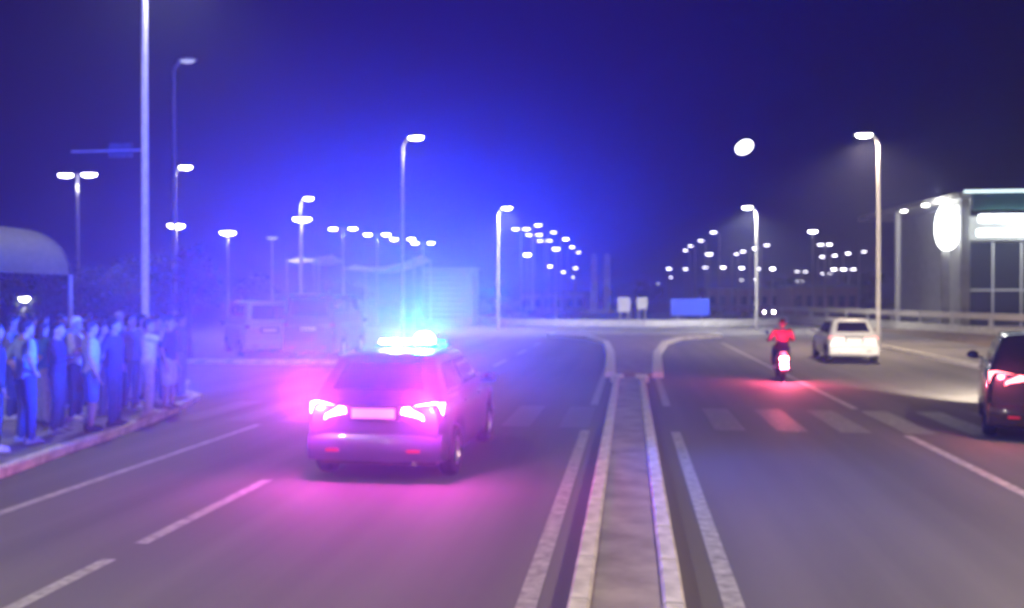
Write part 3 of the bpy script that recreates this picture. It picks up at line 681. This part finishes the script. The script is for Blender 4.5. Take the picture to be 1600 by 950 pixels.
# ---------------------------------------------------------------- scooter and rider
sc0 = gp(1226, 598)
sct = empty('motor_scooter', (sc0.x, sc0.y + .3, 0), R(-4)); tag(sct, 'red motor scooter with glowing tail light and rider aboard', 'scooter')
M_SRED = mat('scooter_red', (.4, .02, .03), .3, coat=.6)
tm, rm = wheel_meshes(.25, .12)
for y in (0, 1.28):
    wv = inst('wheel', tm, (0, y, .25), sct); inst('rim', rm, (0, 0, 0), wv)
bd = MB(); bd.rings([[(w_ * cos(t), y, zc + hh * sin(t)) for t in [2 * pi * j / 14 for j in range(14)]] for y, w_, zc, hh in ((-.32, .06, .66, .06), (-.25, .13, .64, .13), (0, .17, .60, .17), (.3, .17, .55, .2), (.5, .15, .45, .14))])
bd.build('rear_body', M_SRED, sct, smooth=True)
MB().box((0, .75, .30), (.34, .6, .07)).build('footboard', M_PLAST, sct, bevel=.02)
sh_ = MB(); sh_.rings([[(w_ * cos(t), y + .04 * sin(t) - .05 * abs(cos(t)) * 1, z) for t in [2 * pi * j / 14 for j in range(14)]] for z, w_, y in ((.28, .17, 1.02), (.5, .22, 1.10), (.8, .19, 1.06), (.95, .12, 1.02))]); sh_.build('front_shield', M_SRED, sct, smooth=True)
MB().rings([[(w_ * cos(t), y, z + .05 * sin(t)) for t in [2 * pi * j / 12 for j in range(12)]] for y, w_, z in ((-.30, .08, .76), (-.15, .15, .79), (.2, .15, .77), (.48, .10, .74))]).build('seat', M_PLAST, sct, smooth=True)
MB().tube([(0, 1.28, .25), (0, 1.1, .7), (0, 1.02, 1.0)], .03, 8).build('fork', M_DARK, sct, smooth=True)
MB().tube([(-.36, .86, 1.06), (-.2, .97, 1.07), (0, 1.0, 1.03), (.2, .97, 1.07), (.36, .86, 1.06)], .02, 8).build('handlebar', M_DARK, sct, smooth=True)
for s in (-1, 1):
    MB().tube([(s * .25, .95, 1.07), (s * .3, .93, 1.22)], .008, 6).build('mirror_stem', M_DARK, sct); MB().ell((s * .32, .92, 1.26), (.06, .015, .045), 10, 6).build('mirror', M_DARK, sct, smooth=True)
MB().box((0, -.36, .62), (.2, .06, .1)).build('tail_light', mat('scooter_tail', (.6, .05, .06), .2, emit=40, ecol=(1, .35, .38)), sct, bevel=.02)
MB().box((0, -.36, .44), (.2, .012, .18)).build('number_plate', M_PLATE, sct, bevel=.003)
MB().rings([[(x, y, z) for x, y, z in ((-.07, 0 + q * cos(t), .25 + q * sin(t)), (.07, q * cos(t), .25 + q * sin(t)), (.07, (q + .015) * cos(t), .25 + (q + .015) * sin(t)), (-.07, (q + .015) * cos(t), .25 + (q + .015) * sin(t)))] for q, t in [(.28, pi * (.35 + .65 * j / 10)) for j in range(11)]]).build('rear_mudguard', M_SRED, sct)
MB().tube([(.15, .3, .25), (.17, -.1, .3), (.17, -.3, .33)], [.03, .05, .05], 10).build('exhaust_pipe', M_CHROME, sct, smooth=True)
pt_light('tail_glow', (0, -.50, .62), sct, 300, (1.0, .10, .2), .05)
rd = person((sc0.x + .01, sc0.y + .42, -.06), R(-4), 1.70, 'ride', 'long', (.35, .03, .04), 'trousers', NV, 'cap', (.1, .02, .02), .4, 'rider in a red jacket sitting on the scooter', None)

# ---------------------------------------------------------------- trees and shrubs
M_BARK = mat('bark', (.12, .09, .065), .9, noise=.4, scale=10, bump=.6)
def leafmat(n, c): 
    return mat(n, c, .7, noise=.45, scale=1.2)
M_LF = [leafmat('leaf_green', (.06, .085, .03)), leafmat('leaf_olive', (.085, .09, .045))]
def crown_mesh(name, c, r, n, leaf, m, clumps=26):
    mb = MB(); cs = []
    for i in range(clumps):
        d = Vector((random.gauss(0, 1), random.gauss(0, 1), random.gauss(0, .8))).normalized() * random.random() ** .45
        cs.append((Vector(c) + Vector((d.x * r[0], d.y * r[1], d.z * r[2])), random.uniform(.16, .34)))
    V = []; Fc = []
    for i in range(n):
        q, k = random.choice(cs); p = q + Vector((random.gauss(0, k * r[0] * .6), random.gauss(0, k * r[1] * .6), random.gauss(0, k * r[2] * .55)))
        a = Vector((random.gauss(0, 1), random.gauss(0, 1), random.gauss(0, 1))).normalized(); b = a.orthogonal().normalized(); s = leaf * random.uniform(.6, 1.3)
        k0 = len(V); V += [tuple(p - a * s), tuple(p + b * s * .45), tuple(p + a * s), tuple(p - b * s * .45)]; Fc.append((k0, k0 + 1, k0 + 2, k0 + 3))
    mb.v = V; mb.f = Fc
    me = bpy.data.meshes.new(name); me.from_pydata(V, [], Fc); me.materials.append(m); return me
def tree(loc, h, cr, label, n=5000, leaf=.09, mi=0, group=None):
    e = empty('tree', loc, random.uniform(0, 6)); tag(e, label, 'tree', group)
    t = MB(); th = h - cr[2]
    t.tube([(0, 0, 0), (.05, .02, th * .4), (-.03, .06, th * .8), (.02, 0, th + cr[2] * .5)], [.035 * h * .7, .022 * h, .017 * h, .006 * h], 9)
    for k in range(6):
        an = k * 1.05 + random.uniform(-.3, .3); z = th * random.uniform(.65, .95)
        t.tube([(0, .04, z), (cr[0] * .35 * cos(an), cr[1] * .35 * sin(an), z + cr[2] * .45), (cr[0] * .7 * cos(an), cr[1] * .7 * sin(an), z + cr[2] * .8)], [.012 * h, .008 * h, .003 * h], 6)
    t.build('trunk', M_BARK, e, smooth=True)
    inst('crown', crown_mesh('crown', (0, 0, h - cr[2]), cr, n, leaf, M_LF[mi]), (0, 0, 0), e)
    return e
tb = gp(297, 560, .12); tree((tb.x, tb.y, .12), 3.9, (.9, .9, 1.3), 'slim young tree between the tall pole and the silver van', 5000, .07, 1)
for u, v, h, r_, lab in ((70, 545, 3.6, 1.7, 'dark bushy tree behind the arched shelter'), (170, 540, 3.4, 2.0, 'low dark tree behind the middle of the crowd'), (245, 535, 3.8, 1.8, 'dark tree right behind the tall lamp pole')):
    p = gp(u, v, .12); tree((p.x, p.y, .12), h, (r_, r_, h * .36), lab, 6000, .10, 0)
for u, d, h, lab in ((700, 150, 5.5, 'far dark tree behind the louvred kiosk'), (770, 160, 4.5, 'far dark tree left of the low white building'), (1010, 190, 5.5, 'far dark tree right of the twin pillars'), (1225, 150, 5.5, 'far dark tree beyond the scooter'), (1345, 140, 6, 'far dark tree left of the canopy building'), (540, 110, 4.8, 'dark tree behind the shade sails'), (400, 95, 4.6, 'dark tree behind the parked vans')):
    p = dp(u, 480, d); tree((p.x, d, 0), h, (h * .55, h * .55, h * .4), lab, 3500, .22, 0)
def shrub(p, r_, lab, group):
    e = empty('shrub', p); tag(e, lab, 'shrub', group)
    MB().tube([(0, 0, 0), (.02, 0, r_ * .7)], [.04, .02], 6).build('stem', M_BARK, e)
    inst('foliage', crown_mesh('foliage', (0, 0, r_ * .75), (r_, r_, r_ * .7), 900, .09, M_LF[1], 12), (0, 0, 0), e)
for i in range(9):
    an = pi + pi * (i + .5) / 9; shrub((RC.x + 11.6 * cos(an), RC.y + 11.6 * sin(an), .42), random.uniform(.45, .75), 'low rounded shrub planted just inside the white roundabout kerb', 'shrubs on the roundabout')

# ---------------------------------------------------------------- roundabout furniture
mp = dp(939, 490, 80); e = empty('twin_pillar_monument', (mp.x, 80, .7)); tag(e, 'two pale slender pillars standing together on the roundabout', 'monument')
M_STONE = mat('pale_stone', (.4, .39, .38), .8, noise=.25, scale=2, bump=.2)
MB().box((0, 0, .15), (3.0, 1.6, .5)).build('plinth', M_STONE, e, bevel=.04)
for x in (-.62, .55): MB().rings([[(x + s * k, t * k, z) for s, t in ((-1, -1), (1, -1), (1, 1), (-1, 1))] for z, k in ((.3, .34), (4.7, .28), (5.3, .26), (5.42, .18))]).build('pillar', M_STONE, e)
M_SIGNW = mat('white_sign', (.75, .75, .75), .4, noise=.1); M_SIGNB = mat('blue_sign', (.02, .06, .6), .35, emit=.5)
def board(u, v, Y, wd, ht, m, lab, name='sign_board', zb=0.0):
    c = dp(u, v, Y); e = empty(name, (c.x, Y, zb)); tag(e, lab, 'sign')
    MB().box((0, 0, c.z - zb), (wd, .05, ht)).build('panel', m, e, bevel=.02)
    MB().rings([[(x * (wd / 2 - .04), -.032 + y, c.z - zb + z * (ht / 2 - .04)) for x, z in ((-1, -1), (1, -1), (1, 1), (-1, 1))] for y in (0, -.004)]).build('face', m, e)
    for s in (-.3, .3): MB().tube([(s * wd, .06, 0), (s * wd, .06, c.z - zb + ht / 2 - .05)], .035, 8).build('post', M_GALV, e, smooth=True)
board(975, 476, 67.4, .95, 1.1, M_SIGNW, 'white rectangular sign board left of its twin on the roundabout kerb', zb=0)
board(1003, 474, 67.6, .8, .9, M_SIGNW, 'smaller white sign board beside the larger one on the roundabout', zb=0)
board(1078, 480, 66, 2.8, 1.25, M_SIGNB, 'wide blue sign board on the right of the roundabout', zb=0)

# ---------------------------------------------------------------- left plaza: shelter, shade sails, kiosk
M_SAIL = mat('white_sail_cloth', (.75, .75, .76), .8, noise=.08)
def sail(u0, v0, u1, v1, sag, Y, dep, lab):
    a = dp(u0, v0, Y); b = dp(u1, v1, Y); e = empty('shade_sail', (a.x, Y, .1)); tag(e, lab, 'shade sail', 'white shade sails')
    mb = MB(); n = 14; P = []; fc = []
    for off in (0, .02):
        for i in range(n + 1):
            t = i / n
            for j in range(7):
                q = j / 6; P.append((lerp(0, b.x - a.x, t), (q - .5) * dep, lerp(a.z, b.z, t) - .1 - sag * 4 * t * (1 - t) - .7 * abs(q - .5) + off))
    N = (n + 1) * 7
    for k in (0, N):
        for i in range(n):
            for j in range(6): fc.append((k + i * 7 + j, k + (i + 1) * 7 + j, k + (i + 1) * 7 + j + 1, k + i * 7 + j + 1))
    mb.add(P, fc); mb.build('fabric', M_SAIL, e, smooth=True)
    for t in (0, 1):
        for q in (-.5, .5): MB().tube([(t * (b.x - a.x), q * dep, 0), (t * (b.x - a.x), q * dep, lerp(a.z, b.z, t) - .3)], .05, 8).build('post', M_GALV, e, smooth=True)
sail(555, 414, 660, 398, .45, 62, 5, 'wide white shade sail sagging between posts behind the police car')
sail(470, 402, 518, 398, .2, 58, 5, 'short white shade sail left of the wide sagging one')
ka = dp(662, 480, 70); kb = dp(738, 420, 70); e = empty('kiosk', (ka.x, 70, .0)); tag(e, 'pale louvred kiosk box to the right of the shade sails', 'kiosk')
kw = kb.x - ka.x; M_KIO = mat('pale_cladding', (.5, .5, .52), .5, noise=.1)
MB().box((kw / 2, 1.5, kb.z / 2), (kw, 3, kb.z)).build('wall', M_KIO, e)
MB().box((kw / 2, 1.5, kb.z + .06), (kw + .4, 3.4, .12)).build('roof', M_KIO, e)
sm = MB().box((0, 0, 0), (kw - .3, .05, .28)).mesh('slat', M_KIO)
for i in range(9):
    z = .7 + i * .42
    if z < kb.z - .2: o = inst('slat', sm, (kw / 2, -.05, z), e); o.rotation_euler = (R(25), 0, 0)
# arched shelter at the left edge
ya = 18.4; s0 = dp(-120, 480, ya); s1 = dp(56, 480, ya); e = empty('arched_shelter', (s0.x, ya, .12)); tag(e, 'arched shelter with curved translucent roof at the end of the crowd', 'shelter')
sw = s1.x - s0.x; ht = dp(0, 352, ya).z - .12
arc = [(sw * .5 + sw * .5 * cos(t), (ht - 1.1) + 1.1 * sin(t)) for t in [pi * j / 16 for j in range(17)]]
rf = MB()
rf.rings([[(x, y, z) for y in (-1.3, 1.3)] + [(x, y, z + .03) for y in (1.3, -1.3)] for x, z in arc]); rf.build('roof', mat('shelter_roof', (.13, .14, .09), .5, noise=.2), e, smooth=True)
for y in (-1.25, 1.25):
    MB().tube([(x, y, z - .03) for x, z in arc], .045, 8).build('roof_rib', M_DARK, e, smooth=True)
    for x in (0, sw): MB().tube([(x, y, 0), (x, y, ht - 1.1)], .05, 8).build('post', M_GALV, e, smooth=True)
MB().box((sw / 2, .2, .45), (sw * .7, .35, .05)).build('bench_seat', M_KIO, e)
for x in (.25, .75): MB().box((sw * x, .2, .21), (.08, .3, .43)).build('bench_leg', M_GALV, e)

# ---------------------------------------------------------------- right: canopy building, guardrail, verge
bank = MB().rings([[(x, y, z) for x, y, z in ((15.05, Y, -.03), (17.5, Y, .25), (19.0, Y, .3), (60, Y, .3), (60, Y, -.03))] for Y in (-10, 20, 40, 80)])
tag(bank.build('verge_right', M_EARTH), 'dry raised verge in front of the canopy building', 'verge', kind='structure')
gr0 = Vector((21.2, 29)); gr1 = Vector((9.9, 117)); 
def guardrail(a, b, lab):
    d = b - a; n = int(d.length / 4); e = empty('guardrail', (a.x, a.y, 0), atan2(d.y, d.x)); tag(e, lab, 'guardrail')
    prof = [(0, .42), (-.05, .46), (-.05, .53), (0, .57), (0, .61), (-.05, .65), (-.05, .72), (0, .76), (.015, .76), (-.03, .715), (-.03, .655), (.015, .61), (.015, .57), (-.03, .53), (-.03, .465), (.015, .42)]
    MB().rings([[(x, -y, z) for y, z in [(y_, z_ + .62) for y_, z_ in prof]] for x in (0, d.length)]).build('rail', mat('rail_steel', (.62, .58, .54), .5, .0, noise=.15), e)
    MB().prism([(0, -.16), (d.length, -.16), (d.length, .22), (0, .22)], -.1, .66).build('plinth', M_KERB, e)
    pm_ = MB().box((0, .07, 1.0), (.09, .1, .75)).mesh('post', M_GALV)
    for i in range(n + 1): inst('post', pm_, (d.length * i / n, 0, 0), e)
guardrail(gr0, gr1, 'long steel guardrail on a low concrete plinth in front of the canopy building')

BY = 60.0
c0 = dp(1508, 300, BY); xr = c0.x + 26; ht = c0.z; xl = dp(1388, 320, BY + 10).x
e = empty('canopy_building', (c0.x, BY, .3)); tag(e, 'glass-fronted building with broad flat canopy and bright white light strips', 'building')
M_FASC = mat('teal_fascia', (.05, .16, .14), .5, noise=.1); M_WALLG = mat('grey_panel', (.35, .36, .35), .6, noise=.15, scale=1.5); M_BGL = mat('shop_glass', (.03, .035, .04), .08, spec=.7)
M_STRIP = mat('white_light_strip', (.9, .9, .9), .4, emit=5, ecol=(.9, 1, 1)); M_SIGNL = mat('lit_oval_sign', (.9, .9, .9), .4, emit=7, ecol=(.97, 1, 1)); M_EDGE = mat('roof_edge_light', (.8, .9, .9), .4, emit=1.6, ecol=(.8, 1, 1))
z0 = .3; H_ = ht - z0
# canopy slab and fascia
MB().prism([(-.3, 0), (26, 0), (26, 18), (xl - c0.x - .2, 18), (xl - c0.x, 10)], H_ - .35, H_ - .02).build('canopy', M_WALLG, e)
MB().box((13.2, -.06, H_ - .62), (25.6, .1, 1.1)).build('fascia', M_FASC, e)
MB().box((13.0, -.13, H_ + .02), (26.2, .14, .14)).build('edge_light', M_EDGE, e)
for za, zc in ((333, 350), (356, 371)):
    a_ = dp(1528, za, BY - .3).z - z0; b_ = dp(1528, zc, BY - .3).z - z0
    MB().box((13.6 if za == 333 else 13.5, -.35, (a_ + b_) / 2), (25.8, .35, abs(a_ - b_) * .72)).build('light_strip', M_STRIP, e, bevel=.1)
# glass walls with mullions, set back under the canopy
zg = dp(1528, 374, BY).z - z0
MB().box((13.5, 3.0, zg / 2), (25, .12, zg)).build('front_glass', M_BGL, e)
MB().box((13.5, 6, zg + .9), (25, 6.5, 1.6)).build('upper_wall', M_WALLG, e)
mu = MB().box((0, 2.9, zg / 2), (.1, .14, zg)).mesh('mullion', M_GALV)
for i in range(15): inst('mullion', mu, (1.0 + i * 1.78, 0, 0), e)
MB().box((13.5, 2.9, 2.4), (25, .13, .12)).build('transom', M_GALV, e)
MB().box((.75, 10, H_ / 2 - .2), (.15, 14, H_ - .5)).build('side_wall', M_WALLG, e)
# corner pylon with oval lit sign, outer columns
MB().box((.15, .55, H_ / 2 - .2), (.55, .5, H_ - .4)).build('corner_column', M_WALLG, e, bevel=.03)
oc = dp(1480, 356, BY + 1.2); ow = 34 / F * BY / 2; oh = 66 / F * BY / 2
sg = MB(); sg.rings([[(ow * cos(t) * (abs(cos(t)) ** -.25 if abs(cos(t)) > .05 else 1), y, oh * sin(t)) for t in [2 * pi * j / 28 for j in range(28)]] for y in (-.12, .12)])
sg.build('oval_sign', M_SIGNL, e, loc=(oc.x - c0.x, 1.2, oc.z - z0))
MB().box((oc.x - c0.x, 1.6, H_ / 2 - .2), (.5, .3, H_ - .4)).build('sign_column', M_WALLG, e)
cl = dp(1403, 330, BY + 10.5)
MB().tube([(cl.x - c0.x, 10.5, 0), (cl.x - c0.x, 10.5, H_ - .3)], .22, 12).build('column', M_GALV, e, smooth=True)
M_DL = mat('downlight', (.9, .9, .9), .4, emit=14, ecol=(1, .97, .85))
for x, y in ((-.9, 1.2), (-1.0, 4.5), (-1.25, 8.5), (2, 1.4), (5, 1.4), (8, 1.4), (11, 1.4), (14, 1.4)):
    MB().tube([(x, y, H_ - .42), (x, y, H_ - .34)], .22, 12).build('downlight', M_DL, e)
def area(name, loc, parent, energy, color, sx, sy, rot):
    l = bpy.data.lights.new(name, 'AREA'); l.shape = 'RECTANGLE'; l.size = sx; l.size_y = sy; l.energy = energy; l.color = color
    o = bpy.data.objects.new(name, l); COL.objects.link(o); o.location = loc; o.rotation_euler = rot; o.parent = parent; return o
pt_light('downlight_lamp', (-.9, 2.5, H_ - .8), e, 700, (1, .97, .88), .3)
pt_light('downlight_lamp', (5, 1.4, H_ - .8), e, 500, (.95, 1, 1), .3)
pt_light('downlight_lamp', (11, 1.4, H_ - .8), e, 500, (.95, 1, 1), .3)

# far low buildings
def shed(u0, u1, vt, Y, lab, m, nwin, dep=14):
    a = dp(u0, vt, Y); b = dp(u1, vt, Y); wd = b.x - a.x; h = a.z; e = empty('low_building', (a.x, Y, -.02)); tag(e, lab, 'building')
    MB().box((wd / 2, dep / 2, h / 2), (wd, dep, h)).build('wall', m, e)
    MB().box((wd / 2, dep / 2, h + .15), (wd + .5, dep + .5, .3)).build('roof', M_WALLG, e)
    wm = MB().box((0, 0, 0), (wd / nwin * .55, .1, h * .4)).mesh('window', M_BGL)
    for i in range(nwin): inst('window', wm, (wd * (i + .5) / nwin, -.03, h * .5), e)
    MB().box((wd * .5 / nwin * .3, -.04, h * .3), (wd / nwin * .22, .1, h * .6)).build('door', M_DARK, e)
M_BW = mat('cream_render', (.55, .52, .5), .8, noise=.15); M_BT = mat('tan_render', (.45, .33, .25), .8, noise=.2)
shed(815, 915, 458, 130, 'low cream building behind the left of the roundabout', M_BW, 6)
shed(1105, 1235, 452, 135, 'long low tan building beyond the right of the roundabout', M_BT, 8)
shed(1240, 1340, 449, 120, 'low tan building next to the canopy building', M_BT, 6)

# ---------------------------------------------------------------- thin volume added to carry the police car's glow, then haze
def volume(name, col, dens, g):
    m = bpy.data.materials.new(name); m.use_nodes = True; t = m.node_tree; t.nodes.clear()
    o = t.nodes.new('ShaderNodeOutputMaterial'); p = t.nodes.new('ShaderNodeVolumePrincipled')
    p.inputs['Color'].default_value = (*col, 1); p.inputs['Density'].default_value = dens; p.inputs['Anisotropy'].default_value = g
    t.links.new(p.outputs[0], o.inputs['Volume']); return m
SR = Vector((7.0, 7.5, 4.8))
smk = MB().ell((0, 0, 0), (1, 1, 1), 40, 20).build('glow_smoke', None, loc=(pcb.x - .3, 11.0, 1.3), smooth=True); smk.scale = SR
sm_ = volume('glow_smoke', (.95, .95, 1), .05, .3); smk.data.materials.clear(); smk.data.materials.append(sm_); tag(smk, 'thin added volume carrying the glow round the police car', 'glow_smoke', kind='stuff')
t = sm_.node_tree; tc = t.nodes.new('ShaderNodeTexCoord'); ln = t.nodes.new('ShaderNodeVectorMath'); ln.operation = 'LENGTH'; mr = t.nodes.new('ShaderNodeMapRange')
mr.interpolation_type = 'SMOOTHERSTEP'; mr.inputs['From Min'].default_value = 1.0; mr.inputs['From Max'].default_value = 0.0; mr.inputs['To Min'].default_value = 0; mr.inputs['To Max'].default_value = .014
t.links.new(tc.outputs['Object'], ln.inputs[0]); t.links.new(ln.outputs['Value'], mr.inputs['Value'])
t.links.new(mr.outputs[0], next(n for n in t.nodes if n.type == 'PRINCIPLED_VOLUME').inputs['Density'])
hz = MB().box((0, 560, 6.2), (1500, 1300, 14.6)).build('haze', None); tag(hz, 'thin night haze over the road', 'haze', kind='stuff')
hz.data.materials.clear(); hz.data.materials.append(volume('haze', (.58, .66, 1), HAZE, .45))
